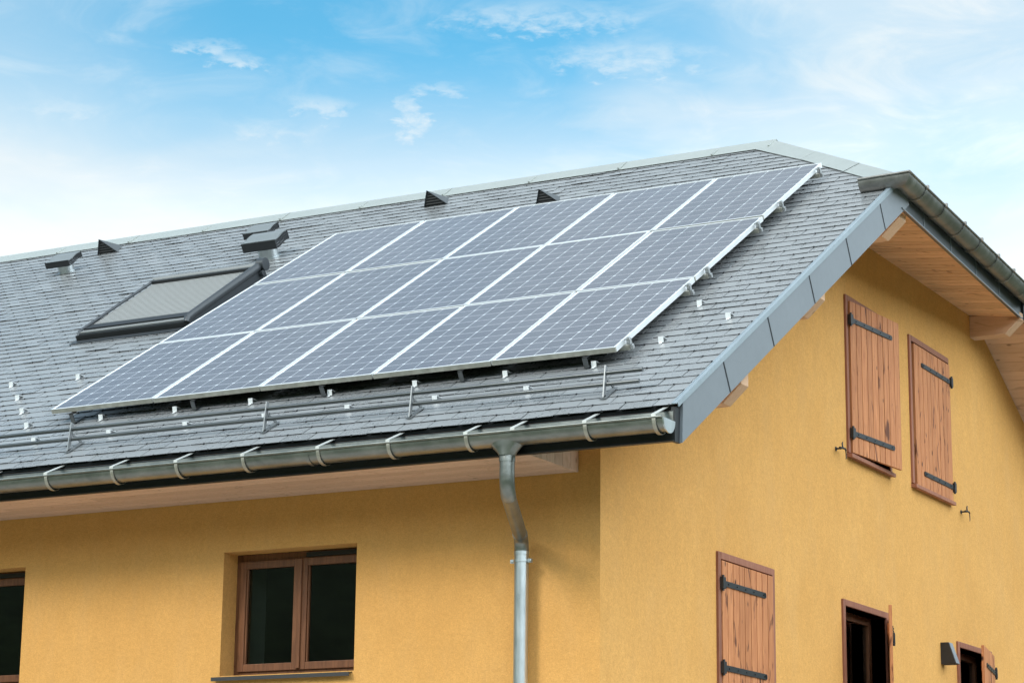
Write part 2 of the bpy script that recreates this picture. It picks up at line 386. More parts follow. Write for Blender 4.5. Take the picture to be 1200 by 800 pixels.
GW = [(4.925, 5.95, .09, 1.475), (6.63, 7.735, .09, 1.475), (2.04, 3.065, -2.235, -1.225), (4.71, 5.745, -2.72, -1.280), (7.82, 8.80, -2.72, -1.335)]
wall_with_holes([(0, -Z0), (YB, -Z0), (YB, 2.15-.49*(YB-8.73)), (8.73, 2.15), (4.20, 2.13), (0, -.455)], [rect(*w) for w in GW], lambda u, z: W3(XG, u, z), (-1, 0, 0), .24, 'wall', 'ochre gable wall with the shutters')
mb = MB(); mb.quad(W3(XL, 0, -Z0), W3(XL, 0, -.46), W3(XL, 5.65, 3.0), W3(XL, 8.73, 2.1), W3(XL, YB, .3), W3(XL, YB, -Z0), tone=.5)
mb.quad(W3(XL, YB, -Z0), W3(XL, YB, .3), W3(XG, YB, .3), W3(XG, YB, -Z0), tone=.5); mb.build('wall', 'stucco', house)

# roof body (deck under the slates, hip plane, rear slope)
XRL = -10.0
RG = (3.97, 6.55)                             # ridge end (x, s)
P1 = (5.86, 4.42)                             # hip foot on the verge (x, s)
rg3 = rp(*RG); p1 = rp(*P1); p2 = W3(5.45, 8.62, 2.35)
mb = MB()
mb.slab([rp(XRL, -.97, -.012), rp(5.80, -.97, -.012), rp(5.80, P1[1], -.012), rp(RG[0], RG[1], -.012), rp(XRL, RG[1], -.012)], N_*-.02)
roof = mb.build('roof', 'underlay', house)
def hipx(s): return RG[0] + (P1[0]-RG[0])*(RG[1]-s)/(RG[1]-P1[1])
mb = MB()
EXP, SW = .140, .2455
k = 0; s = -.985; SLX = -.028; hooks = []
while s < RG[1]-.02:
    off = (.5*SW if k % 2 else 0) + random.uniform(-.005, .005) + SLX
    x = XRL + off - SW
    while x < 5.842:
        x0, x1 = x+.0030+random.uniform(0, .0015), x+SW-.0030-random.uniform(0, .0015); x += SW
        s1 = s + EXP*1.75 if k < 52 else s+EXP*1.1
        jt = random.uniform(-.003, .003); lift = .0078 + random.uniform(0, .0042) + (.004 if random.random() < .04 else 0)
        lb = random.uniform(-.0013, .0013)
        a0, a1 = max(x0, XRL), min(x1, 5.842)
        if a1-a0 < .02: continue
        sk = random.uniform(-.0025, .0025)
        def lim(xx, ss): return min(xx, hipx(ss)) if ss > P1[1] else xx
        b0, b1 = lim(a0, s), lim(a1, s); t0, t1 = lim(a0, s1), lim(a1, s1)
        if b1-b0 < .01: continue
        if t1-t0 < .01: t0 = min(t0, t1); t1 = t0+.002
        hA, hB, hT = lift+lb, lift-lb, .0012
        th = .0045
        P = [rp(b0, s+jt+sk, hA-th), rp(b1, s+jt-sk, hB-th), rp(t1, s1, hT-th), rp(t0, s1, hT-th), rp(b0, s+jt+sk, hA), rp(b1, s+jt-sk, hB), rp(t1, s1, hT), rp(t0, s1, hT)]
        tn = min(1, max(0, random.gauss(.45, .26)))
        mb.add(P, [(0, 3, 2, 1), (4, 5, 6, 7), (1, 2, 6, 5), (2, 3, 7, 6), (3, 0, 4, 7)], tn); mb.cur = 2; mb.add([P[0], P[1], P[5], P[4]], [(0, 1, 2, 3)], tn); mb.cur = 0
        xc = (x0+x1)/2
        if b0+.02 < xc < b1-.02: mb.cur = 1; mb.box((xc-.0042, s+jt-.009, .002), (xc+.0042, s+jt+.003, lift+.0035), T=RT); mb.cur = 0
    s += EXP; k += 1
mb.build('slate_covering', ['slate', 'hookwire', 'slate_edge'], roof)
mb = MB()
U = Vector((0, 0, -.05))
mb.slab([rg3, p1, p2], U, .5)
mb.slab([rp(XRL, RG[1]), W3(XRL, 8.62, 2.35), p2, rg3], U, .5)
mb.slab([p2, W3(XRL, 8.62, 2.35), W3(XRL, 13.2, .10), W3(5.45, 13.2, .10)], U, .5)
mb.build('rear_slates', 'slate', roof)
# ridge and hip capping, folded sheets with seams
mb = MB(); ds = Vector((0, .17, -.055))
xs = [XRL] + [XRL + 1.0*i + .4 for i in range(1, 14)] + [RG[0]+.02]
for i in range(len(xs)-1):
    a, b = xs[i]+.001, xs[i+1]-.001; o = .0015*(i % 2)
    lo0, lo1 = rp(a, RG[1]-.20, .016+o), rp(b, RG[1]-.20, .016+o); hi0, hi1 = rp(a, RG[1]+.02, .036+o), rp(b, RG[1]+.02, .036+o)
    if i == len(xs)-2: lo1 = rp(RG[0]-.02, RG[1]-.20, .016+o)
    mb.slab([lo0, lo1, hi1, hi0], N_*-.003, .5); mb.slab([hi0, hi1, hi1+ds, hi0+ds], (0, 0, -.003), .5)
    mb.box((b-.02, RG[1]-.20, .018+o), (b, RG[1]+.015, .026+o+.008), T=RT, tone=.5)
mb.build('ridge_cap', 'cap', roof)
mb = MB(); hd_ = (p1-rg3)
q = [(0.0, .36), (.36, .70), (.70, 1.0)]
side = (E_*-.15+Vector((-.10, 0, 0)))
for i, (a, b) in enumerate(q):
    o = .002*(i % 2); A = rg3+hd_*a+N_*(.034+o); B = rg3+hd_*(b-.004)+N_*(.034+o)
    A2, B2 = A+side*1.05-N_*.018, B+side*1.05-N_*.018
    if i == 0: A2 = rp(RG[0]-.13, RG[1]-.20, .018)
    mb.slab([A, A2, B2, B], N_*-.003, .5)
    n2 = (p1-rg3).cross(p2-rg3).normalized(); n2 = n2 if n2.z > 0 else -n2
    d2 = n2.cross(hd_.normalized()); d2 = d2 if d2.x > 0 or d2.y > 0 else -d2
    mb.slab([A, A+d2*.17-N_*.01, B+d2*.17-N_*.01, B], N_*-.003, .5)
mb.build('hip_cap', 'cap', roof)

# bargeboard: coated sheet panels with dark seams, and the pale verge strip on top
def XB(s): return 5.868 - .011*(s+1)/5.0*1.0
mb = MB()
seams = [-.10, .845, 1.815, 2.765, 3.72]
cuts = [-.87] + seams + [P1[1]+.03]
for i in range(len(cuts)-1):
    a, b = cuts[i]+.004, cuts[i+1]-.004
    lo_a, lo_b = a, b
    if i == 0: pts = [rp(5.838, a+.005, .012), rp(5.838, b, .012), rp(5.838, b, -.245), W3(5.838, -.685, -.872)]
    else: pts = [rp(5.838, a, .012), rp(5.838, b, .012), rp(5.838, b, -.245), rp(5.838, a, -.245)]
    mb.slab(pts, (.024, 0, 0), .5)
bb = mb.build('bargeboard', 'verge', house)
for s_ in seams:
    mb = MB(); mb.box((5.845, s_-.006, -.243), (5.866, s_+.006, -.012), T=RT); mb.build('seam_strip', 'blacksheet', bb)
mb = MB(); mb.box((5.836, -1.0, .0135), (5.868, P1[1]-.02, .019), T=RT); mb.box((5.864, -.98, -.015), (5.870, P1[1]-.02, .0135), T=RT)
mb.box((5.832, -1.0, .014), (5.839, P1[1]-.02, .023), T=RT)
mb.build('verge_strip', 'verge_light', bb)
# right-hand bargeboard of the gable
mb = MB(); mb.slab([W3(5.44, 8.66, 2.085), W3(5.44, 8.66, 2.36), W3(5.44, 13.2, .11), W3(5.44, 13.2, -.14)], (.024, 0, 0), .5); mb.build('bargeboard', 'fascia', house)
# eave fascia (black) and hip fascia (anthracite)
mb = MB(); mb.box((XRL, -.735, -.868+Z0), (5.836, -.755, -.665+Z0), .5); mb.box((XRL, -.758, -.673+Z0), (5.80, -.70, -.664+Z0), .5)
mb.box((5.815, -.757, -.873+Z0), (5.842, -.672, -.64+Z0), .5)
mb.box((XRL, -.775, -.872+Z0), (5.836, -.733, -.866+Z0), .5)
mb.build('fascia', 'blacksheet', house)
FA, FB = W3(5.86, 3.80, 1.912), W3(5.44, 8.66, 2.081)
mb = MB(); mb.slab([FA, FB, FB+Vector((0, 0, .27)), p1+Vector((0, 0, .005))], (-.02, 0, 0), .5)
dfa = (FB-FA)
fas = mb.build('fascia', 'fascia', house)
for f in (.155, .36, .57, .78):
    mb = MB(); a = FA+dfa*f; mb.box(a+Vector((.000, -.006, .004)), a+Vector((.006, .006, .20)), .5); mb.build('seam_strip', 'verge', fas)
mb = MB(); a = FA+Vector((.001, -.012, 0)); b = FB+Vector((.001, 0, 0)); mb.slab([a, b, b+Vector((0, 0, .012)), a+Vector((0, 0, .012))], (.012, 0, 0), .5)
mb.build('drip_edge', 'verge', fas)

# soffits: boards with real joints
mb = MB(); BW = .14
nb = 7
for i in range(nb):                                            # flat soffit under the long eave, boards along x
    y0, y1 = -.735+i*.735/nb, -.735+(i+1)*.735/nb-.004
    x = XL
    while x < 4.74:
        x2 = min(x+random.uniform(2.6, 4.2), 4.745); mb.box((x, y0, -.868+Z0), (x2-.003, y1, -.850+Z0)); x = x2
mb.build('soffit', 'cheekwood', house)
mb = MB(); n_ = 6
for i in range(n_):                                            # upright cheek closing the flat soffit at the corner
    y0, y1 = -.72+i*.72/n_, -.72+(i+1)*.72/n_-.004
    zt = lambda y: -.164+.6144*y-.27
    mb.slab([W3(4.735, y0, -.870), W3(4.735, y1, -.870), W3(4.735, y1, max(zt(y1), -.865)), W3(4.735, y0, max(zt(y0), -.866))], (.018, 0, 0))
mb.build('soffit_cheek', 'cheekwood', house)
mb = MB()
s = -.60
while s < 4.45:                                                # sloping soffit under the verge
    mb.box((4.70 if s < 4.1 else XG, s, -.240), (5.836, s+BW-.004, -.222), T=RT); s += BW
mb.build('soffit', 'spruce', house)
mb = MB(); O1, O2, I1, I2 = W3(5.845, 3.80, 1.918), W3(5.43, 8.66, 2.088), W3(XG-.01, 4.18, 2.125), W3(XG-.01, 8.74, 2.155)
n_ = 35
for i in range(n_):                                            # half-hip soffit
    f0, f1 = i/n_, (i+1)/n_-.0024
    mb.slab([O1.lerp(O2, f0), O1.lerp(O2, f1), I1.lerp(I2, f1), I1.lerp(I2, f0)], (0, 0, .016))
mb.build('soffit', 'spruce', house)
mb = MB(); y = 8.70
while y < YB+.5:                                               # soffit falling to the right
    z = lambda yy: 2.155-.49*(yy-8.73)
    mb.slab([W3(XG-.01, y, z(y)), W3(5.43, y, z(y)-.03), W3(5.43, y+BW-.005, z(y+BW-.005)-.03), W3(XG-.01, y+BW-.005, z(y+BW-.005))], (0, 0, .016)); y += BW
mb.build('soffit', 'beam', house)

# purlin ends with a bevelled lower corner
def purlin(y0, y1, xe, zb, zt, bev, lab):
    mb = MB(); P = [(XG-.02, zb), (xe-bev, zb), (xe, zb+bev*.93), (xe, zt), (XG-.02, zt)]
    mb.slab([W3(x, y0, z) for x, z in P], (0, y1-y0, 0)); o = mb.build('purlin', 'beam', house, .004); o['label'] = lab
purlin(.455, .585, 5.80, -.375, .02, .14, 'bevelled beam end under the lower verge')
purlin(1.99, 2.12, 5.80, .605, .97, .14, 'bevelled beam end under the middle of the verge')
purlin(3.93, 4.10, 5.79, 1.735, 1.96, .16, 'bevelled beam end at the foot of the half-hip')
purlin(8.54, 8.70, 5.452, 1.918, 2.14, .158, 'bevelled beam end below the right-hand verge')

# gutters
def half_round(c0, c1, r, up=(0, 0, 1), out=(0, -1, 0), seg=18, th=.0035, lift=.0):
    """open half-round channel from c0 to c1, plus front bead"""
    c0, c1, up, out = Vector(c0), Vector(c1), Vector(up), Vector(out)
    mb = MB(); vs = []; fs = []
    for c in (c0, c1):
        for rad in (r, r-th):
            for k in range(seg+1):
                t = math.pi*k/seg; vs.append(c + out*math.cos(t)*rad - up*math.sin(t)*rad + (up*lift*(k/seg)))
    n = seg+1
    for k in range(seg):
        fs.append((k, k+1, 2*n+k+1, 2*n+k)); fs.append((n+k, 3*n+k, 3*n+k+1, n+k+1))
    mb.add(vs, fs, .5, True)
    for e in (0, 2*n):
        mb.add([vs[e+k] for k in range(n)]+[vs[e+n+k] for k in range(n)], [(k, n+k, n+k+1, k+1) for k in range(seg)], .5)
    mb.tube([c0+out*(r+.004)+up*.004, c1+out*(r+.004)+up*.004], .0095, 10)
    b0, b1 = c0-out*(r-.001), c1-out*(r-.001); mb.slab([b0, b1, b1+up*(.058+lift), b0+up*(.058+lift)], out*.003, .5)
    return mb
GR, GY, GZ = .088, -.845, -.742
def gcz(x): return GZ - (5.85-x)*.0012
mb = half_round(W3(XRL, GY, gcz(XRL)), W3(5.832, GY, gcz(5.81)), GR, lift=.012)
for xj in (-6.0, -2.85, .17+2.9, ):
    c = W3(xj, GY, gcz(xj)); mb2 = half_round(c, c+Vector((.03, 0, 0)), GR+.002); mb.add(mb2.v, mb2.f, .5, True)
gut = mb.build('gutter', 'gutter', house); gut['label'] = 'long half-round eave gutter'
mb = MB(); seg = 18; c = W3(5.834, GY, gcz(5.81))
ring = [c + Vector((0, -math.cos(math.pi*k/seg)*(GR+.004), -math.sin(math.pi*k/seg)*(GR+.004))) for k in range(seg+1)]
mb.slab(ring, (.010, 0, 0), .5); mb.build('end_cap', 'galv', gut)
for xb in [.77, 1.385, 1.965, 2.55, 3.185, 3.76, 4.375, 5.275, 5.775] + [.77-.6*i for i in range(1, 8)] + [4.735]:
    mb = MB(); c = W3(xb, GY, gcz(xb)); rr_ = GR+.004; w = .026
    if xb != 4.735:
        pts = [c + Vector((-w/2, -math.cos(math.pi*k/seg)*rr_, -math.sin(math.pi*k/seg)*rr_)) for k in range(seg+1)]
        pto = [p_ + (p_-c-Vector((-w/2, 0, 0))).normalized()*.005 for p_ in pts]
        for k in range(seg):
            a, b, c_, d = pts[k], pts[k+1], pto[k+1], pto[k]; X = Vector((w, 0, 0)); mb.cur = 1; mb.hexa([a, b, b+X, a+X, d, c_, c_+X, d+X], .5); mb.cur = 0
    f0 = c + Vector((0, -GR-.012, .020)); f1 = rp(xb, -.95, -.018)
    mb.slab([f0+Vector((-.017, 0, 0)), f0+Vector((.017, 0, 0)), f1+Vector((.017, 0, 0)), f1+Vector((-.017, 0, 0))], (0, 0, .004), .5)
    mb.box(f0+Vector((-.015, -.003, -.016)), f0+Vector((.015, .004, .004)), .5)
    mb.build('bracket', ['strapmetal', 'ribmetal'], gut)
# half-hip gutter with its short return over the main slope
GA = W3(5.945, 3.555, 2.118); GB = W3(5.535, 8.70, 2.295); gdir = (GB-GA).normalized(); gout = Vector((gdir.y, -gdir.x, 0)).normalized()
hgR = .098
GC = W3(5.60, 3.555, 2.108)
def channel(path, outs, r, th=.0035, seg=18, lift=(0, 0, 0)):
    """half-round channel swept along a path with mitred corners; outs are the outward side vectors per point"""
    mb = MB(); vs = []; n = seg+1; m = len(path)
    for c, o, lf in zip(path, outs, lift):
        for rad in (r, r-th):
            for k in range(n):
                t = math.pi*k/seg; vs.append(c + o*math.cos(t)*rad - Vector((0, 0, 1))*math.sin(t)*rad + Vector((0, 0, lf*k/seg)))
    for i in range(m-1):
        A, B = 2*n*i, 2*n*(i+1)
        idx = [(A+k, A+k+1, B+k+1, B+k) for k in range(seg)]+[(A+n+k, B+n+k, B+n+k+1, A+n+k+1) for k in range(seg)]
        mb.add(vs, idx, .5, True)
        mb.tube([path[i]+outs[i]*(r+.004)+Vector((0, 0, .004)), path[i+1]+outs[i+1]*(r+.004)+Vector((0, 0, .004))], .010, 10)
    for e in (0, 2*n*(m-1)):
        mb.add([vs[e+k] for k in range(n)]+[vs[e+n+k] for k in range(n)], [(k, n+k, n+k+1, k+1) for k in range(seg)], .5)
    return mb
o0 = Vector((0, -1, 0)); mit = (o0+gout).normalized(); mit = mit/mit.dot(gout)
mb = channel([GC, GA, GB], [o0, mit, gout], hgR, lift=(0, .01, .02))
hg = mb.build('gutter', 'gutter_dark', house); hg['label'] = 'brown half-round gutter of the half-hip with a short return'
for f in (.085, .212, .348, .475, .61, .74, .87):
    mb = MB(); c = GA.lerp(GB, f); rr_ = hgR+.004; w = .024; seg = 18
    pts = [c - gdir*w/2 + gout*math.cos(math.pi*k/seg)*rr_ - Vector((0, 0, math.sin(math.pi*k/seg)*rr_)) for k in range(seg+1)]
    c0_ = c-gdir*w/2; pto = [c0_+(p_-c0_)*1.05 for p_ in pts]
    for k in range(seg):
        a, b, c_, d = pts[k], pts[k+1], pto[k+1], pto[k]; X = gdir*w; mb.hexa([a, b, b+X, a+X, d, c_, c_+X, d+X], .5)
    mb.box(c+gout*(hgR+.016)+Vector((-.012, -.014, -.012)), c+gout*(hgR+.016)+Vector((.012, .014, .02)), .5)
    mb.build('bracket', 'gutter_dark', hg)

# downpipe
def arc(a, b, c, n=6):
    a, b, c = Vector(a), Vector(b), Vector(c); return [(a.lerp(b, t/n)).lerp(b.lerp(c, t/n), t/n) for t in range(n+1)]
PT = Vector((4.645, -.845, Z0)); PB = Vector((4.362, -.105, Z0))
z = lambda v, q: Vector((v.x, v.y, Z0+q))
mb = MB()
k1, k2 = z(PT, -1.13), z(PB, -1.335)
dd = (k2-k1).normalized()
mb.tube([z(PT, -.875), z(PT, -.93)], .055, 24)
mb.tube([z(PT, -.90)]+arc(z(PT, -1.01), k1+Vector((0, 0, .02)), k1+dd*.10), .0515, 24)
mb.tube([k1+dd*.09, k2-dd*.09], .0495, 24)
mb.tube([k2-dd*.11, k2-dd*.09], .0525, 24)
mb.tube([k2-dd*.10]+arc(k2-dd*.08, k2, z(PB, -1.44)), .051, 24)
pipe = mb.build('downpipe', 'gutter', house)
mb = MB(); mb.tube([z(PB, -1.425), z(PB, -1.60), z(PB, -3.2), z(PB, -Z0+.05)], .0505, 28); mb.tube([z(PB, -1.42), z(PB, -1.445)], .0535, 24)
mb.build('lower_pipe', 'galv', pipe)
mb = MB(); mb.tube([z(PB, -1.478), z(PB, -1.496)], .057, 24)
for sx in (-1, 1): mb.box(z(PB, -1.50)+Vector((sx*.055, -.012, 0)), z(PB, -1.474)+Vector((sx*.083, .012, 0)), .5); mb.tube([z(PB, -1.487)+Vector((sx*.072, -.02, 0)), z(PB, -1.487)+Vector((sx*.072, .02, 0))], .006, 8)
mb.tube([z(PB, -1.487), z(PB, -1.487)+Vector((0, .10, 0))], .007, 8); mb.build('pipe_clamp', 'galv', pipe)
mb = MB(); vs = []; fs = []; segn = 24
for j in range(6):                                             # funnel outlet, wide under the gutter
    t = j/5; zz = -.79-.10*t; a = .11*(1-t)**1.3+.0535; b_ = .060*(1-t)+.0535*t
    for k in range(segn): an = 2*math.pi*k/segn; vs.append(Vector((PT.x+a*math.cos(an), PT.y-.002+b_*1.18*math.sin(an), Z0+zz)))
for j in range(5):
    for k in range(segn): fs.append((j*segn+k, (j+1)*segn+k, (j+1)*segn+(k+1) % segn, j*segn+(k+1) % segn))
mb.add(vs, fs, .5, True); mb.build('outlet', 'gutter', pipe)

# ------------------------------------------------------------------ windows of the facade
def facade_window(x0, x1, z0, z1, lab):
    d = .178; mb = MB(); F = .052; zt = z1-.002; zb = z0+.02
    B = lambda a, b, c, e, y0, y1: mb.box((a, y0, c+Z0), (b, y1, e+Z0))
    B(x0, x0+F, zb, zt, d, d+.07); B(x1-F, x1, zb, zt, d, d+.07); B(x0+F, x1-F, zt-.065, zt, d+.001, d+.07); B(x0+F, x1-F, zb, zb+.035, d+.001, d+.07)
    w = mb.build('window', 'sash', house, .003); w['label'] = lab
    xm = (x0+x1)/2
    for a, b in ((x0+F-.012, xm-.003), (xm+.003, x1-F+.012)):
        mb = MB(); c, e = zb+.022, zt-.055; S = .056
        B(a, a+S, c, e, d-.018, d+.04); B(b-S, b, c, e, d-.018, d+.04); B(a+S, b-S, e-S, e, d-.017, d+.04); B(a+S, b-S, c, c+S, d-.017, d+.04)
        B(a+S, a+S+.012, c+S, e-S, d-.005, d+.03); B(b-S-.012, b-S, c+S, e-S, d-.005, d+.03)
        sh = mb.build('sash', 'sash', w, .004)
        mb = MB(); mb.quad((a+S-.01, d+.012, c+S-.01+Z0), (b-S+.01, d+.012, c+S-.01+Z0), (b-S+.01, d+.012, e-S+.01+Z0), (a+S-.01, d+.012, e-S+.01+Z0)); mb.build('pane', 'glass', w)
    mb = MB(); mb.box((xm-.017, d-.034, zb+.03+Z0), (xm+.017, d-.018, zt-.06+Z0)); mb.build('cover_strip', 'sash', w, .005)
    mb = MB(); mb.box((xm+.04, d-.012, zt-.045+Z0), (x1-F+.03, d-.0, zt-.012+Z0)); mb.build('vent_slot', 'blacksheet', w)
    mb = MB(); mb.slab([W3(x0-.045, -.045, z0-.014), W3(x1-.012, -.045, z0-.014), W3(x1-.012, .14, z0+.014), W3(x0-.045, .14, z0+.014)], (0, 0, -.004), .5)
    mb.box((x0-.045, -.047, z0-.040+Z0), (x1-.012, -.041, z0-.012+Z0)); mb.build('sill', 'concrete', w)
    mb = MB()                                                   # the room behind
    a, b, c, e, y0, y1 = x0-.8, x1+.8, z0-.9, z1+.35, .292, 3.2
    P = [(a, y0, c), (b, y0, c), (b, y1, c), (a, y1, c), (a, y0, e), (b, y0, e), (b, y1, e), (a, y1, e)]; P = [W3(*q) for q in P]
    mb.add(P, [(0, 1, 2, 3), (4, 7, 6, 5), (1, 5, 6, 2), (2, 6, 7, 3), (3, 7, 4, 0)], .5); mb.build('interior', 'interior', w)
    mb = MB(); mb.box((x0-.01, .292, zb+Z0), (x0+.012, .56, zt+Z0), .5); mb.build('inner_jamb', 'curtain', w)
facade_window(*FW[0], 'two-leaf brown window in the long wall')
facade_window(*FW[1], 'brown window at the far left of the long wall')

# ------------------------------------------------------------------ gable openings
def gable_window(y0, y1, z0, z1, lab, right_frame=True):
    """stained surround, reveal lining, sill and a dark glazed sash behind"""
    X = XG; mb = MB(); F = .052
    o0, o1, ot = y0-.055, y1+(.05 if right_frame else .012), z1+.055
    mb.box((X-.20, o0, z0+Z0), (X+.020, y0, ot+Z0)); mb.box((X-.20, y1, z0+Z0), (X+.020, o1, ot+Z0)); mb.box((X-.20, y0, z1+Z0), (X+.022, y1, ot+Z0))
    w = mb.build('window', 'surround', house, .003); w['label'] = lab
    mb = MB(); mb.slab([W3(X-.05, o0-.004, z0), W3(X+.055, o0-.004, z0-.012), W3(X+.055, o1, z0-.012), W3(X-.05, o1, z0)], (0, 0, -.035)); mb.build('sill', 'surround', w, .003)
    mb = MB(); S = .07; xa, xb = X-.19, X-.13
    mb.box((xa, y0, z0+Z0), (xb, y0+S, z1+Z0)); mb.box((xa, y1-S, z0+Z0), (xb, y1, z1+Z0)); mb.box((xa, y0+S, z1-S+Z0), (xb-.001, y1-S, z1+Z0)); mb.box((xa, y0+S, z0+Z0), (xb-.001, y1-S, z0+S+Z0))
    mb.build('sash', 'sash', w, .004)
    mb = MB(); xx = X-.16; mb.quad(W3(xx, y0+S-.01, z0+S-.01), W3(xx, y1-S+.01, z0+S-.01), W3(xx, y1-S+.01, z1-S+.01), W3(xx, y0+S-.01, z1-S+.01)); mb.build('pane', 'glass', w)
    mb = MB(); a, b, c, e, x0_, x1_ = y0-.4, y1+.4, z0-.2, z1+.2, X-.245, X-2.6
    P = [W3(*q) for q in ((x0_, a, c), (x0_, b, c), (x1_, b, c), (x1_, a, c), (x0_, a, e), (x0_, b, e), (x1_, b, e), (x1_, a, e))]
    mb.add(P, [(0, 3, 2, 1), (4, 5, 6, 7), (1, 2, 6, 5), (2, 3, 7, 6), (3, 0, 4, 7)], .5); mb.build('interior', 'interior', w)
    return w
wlabs = ['upper gable window behind the shutter that stands ajar', 'upper gable window behind the closed right-hand shutter', 'lower gable window behind the closed shutter', 'lower gable window standing open behind its swung shutter', 'small gable window beside the wall lamp']
for q, lb in zip(GW, wlabs): gable_window(*q, lb, right_frame=(q[0] not in (6.63,)))
def shutter(hy, fx, fy, z0, z1, lab, hx=XG+.03, block_out=.0):
    """board leaf from the hinge (hx, hy) to the free edge (fx, fy), two strap hinges on its outer face"""
    H = Vector((hx, hy, 0)); Fv = Vector((fx, fy, 0)); u = (Fv-H); w = u.length; u.normalize()
    nrm = Vector((0, 0, 1)).cross(u); nrm = nrm if (nrm.x > 0) else -nrm
    T = lambda v: H + u*v[0] + nrm*v[1] + Vector((0, 0, v[2]+Z0))
    n = 9; ws = [random.uniform(.9, 1.1) for _ in range(n)]; tot = sum(ws); a = 0
    mb = MB()
    for k in range(n):
        b = a+ws[k]/tot*w; dz = random.uniform(-.001, .001)
        mb.box((a+(.0048 if k else 0), -.014+dz, z0), (b-(.0048 if k < n-1 else 0), .014+dz, z1), T=T); a = b
    mb.box((.06, -.026, z0+.12), (w-.06, -.014, z0+.21), T=T); mb.box((.06, -.026, z1-.24), (w-.06, -.014, z1-.15), T=T)
    o = mb.build('shutter', 'shutter', house, .0025); o['label'] = lab
    for zz in (z1-.175, z0+.175):
        L = min(.86, w*.82); m2 = MB()
        m2.box((-.005, .0165, zz-.022), (L, .0235, zz+.022), T=T); m2.tube([T((L, .0165, zz)), T((L, .0235, zz))], .022, 14)
        for q in (.12, .32, .52, .72, .95): m2.tube([T((L*q, .02, zz)), T((L*q, .029, zz))], .007, 8)
        m2.box((-.032, .006, zz-.045), (.018, .038, zz+.045), T=T); m2.tube([T((-.012, .026, zz-.06)), T((-.012, .026, zz+.06))], .011, 10)
        m2.build('strap_hinge', 'black', o, .001)
shutter(4.935, 5.045, 5.945, .095, 1.478, 'upper board shutter standing ajar', hx=XG+.022)
shutter(7.725, XG+.022, 6.655, .045, 1.455, 'upper board shutter closed, straps from the right', hx=XG+.022)
shutter(2.045, XG+.012, 3.06, -2.228, -1.235, 'lower board shutter closed, straps from the left', hx=XG+.012)
shutter(5.80, 5.320, 4.775, -2.71, -1.285, 'lower board shutter swung out and seen edge-on', hx=XG+.035)
shutter(8.83, 5.175, 7.805, -2.71, -1.325, 'board shutter beside the lamp, half closed', hx=XG+.035)

# ------------------------------------------------------------------ things fixed to the gable
def stay(y, z, lab):
    t = empty('shutter_stay', W3(XG, y, z)); tag(t, lab, 'shutter stay', 'iron shutter stays on the gable wall')
    mb = MB(); mb.tube([(-.01, 0, 0), (.075, 0, 0)], .008, 8); mb.tube([(0, 0, 0), (.006, 0, 0)], .02, 12)
    mb.build('pin', 'black', t)
    mb = MB(); mb.tube([(.065, -.07, -.005), (.065, .05, .005), (.066, .075, -.005)], [.009, .009, .007], 8)
    mb.tube([(.065, .0, .0), (.066, -.012, .04), (.066, .0, .055)], [.008, .007, .005], 8)
    mb.tube([(.066, .07, 0), (.066, .078, -.07), (.066, .070, -.085)], [.005, .004, .003], 8); mb.build('catch', 'black', t)
stay(4.60, .075, 'black iron shutter stay left of the ajar shutter')
stay(8.05, .03, 'black iron shutter stay right of the closed upper shutter')
t = empty('wall_lamp', W3(XG, 7.34, -1.545)); tag(t, 'black wedge-shaped wall lamp beside the small window', 'wall lamp')
mb = MB(); P = [(.0, .0), (.150, .0), (.082, .205), (.0, .205)]
mb.slab([Vector((x, -.055, z)) for x, z in P], (0, .11, 0)); mb.build('housing', 'black', t, .003)
mb = MB(); mb.slab([Vector((.153, -.05, .004)), Vector((.153, .05, .004)), Vector((.086, .05, .203)), Vector((.086, -.05, .203))], (-.004, 0, -.001)); mb.build('front_plate', 'verge', t)
mb = MB(); mb.box((.012, -.045, -.004), (.135, .045, .002)); mb.build('lens', 'interior', t)

# ------------------------------------------------------------------ solar modules, 5 columns by 3 rows
rowN = ['bottom', 'middle', 'top']; colN = ['leftmost', 'second from the left', 'third of five', 'second from the right', 'rightmost']
def make_module():
    t = empty('solar_panel', rp(0, 0, .14), (AL, 0, 0))
    mb = MB(); w, l, b = MODW, MODL, .0105; T_ = -.038
    mb.cur = 0
    mb.box((0, .016, T_), (b, l-.016, 0)); mb.box((w-b, .016, T_), (w, l-.016, 0)); mb.box((0, 0, -.0015), (w, .016, .0)); mb.box((0, l-.016, T_), (w, l, 0))
    mb.cur = 1; mb.box((0.0, 0.0, T_), (w, .016, -.0018))
    mb.build('frame', ['alu', 'aluedge'], t, 0)
    mb = MB(); mb.quad((b, b, -.003), (w-b, b, -.003), (w-b, l-b, -.003), (b, l-b, -.003)); mb.build('cell_sheet', 'cells', t)
    mb = MB(); mb.quad((b, l-b, -.008), (w-b, l-b, -.008), (w-b, b, -.008), (b, b, -.008)); mb.build('back_sheet', 'blacksheet', t)
    return t
mod = make_module()
for j in range(3):
    for i in range(5):
        m = mod if (i == 0 and j == 0) else copy_tree(mod)
        m.location = rp(i*MODP+random.uniform(-.001, .001), j*MODL_P, .14+random.uniform(-.0015, .0015))
        m.rotation_euler = (AL+R(random.uniform(-.12, .12)), R(random.uniform(-.12, .12)), 0)
        tag(m, 'dark-celled solar panel, %s in the %s row' % (colN[i], rowN[j]), 'solar panel', 'solar panels on the roof')
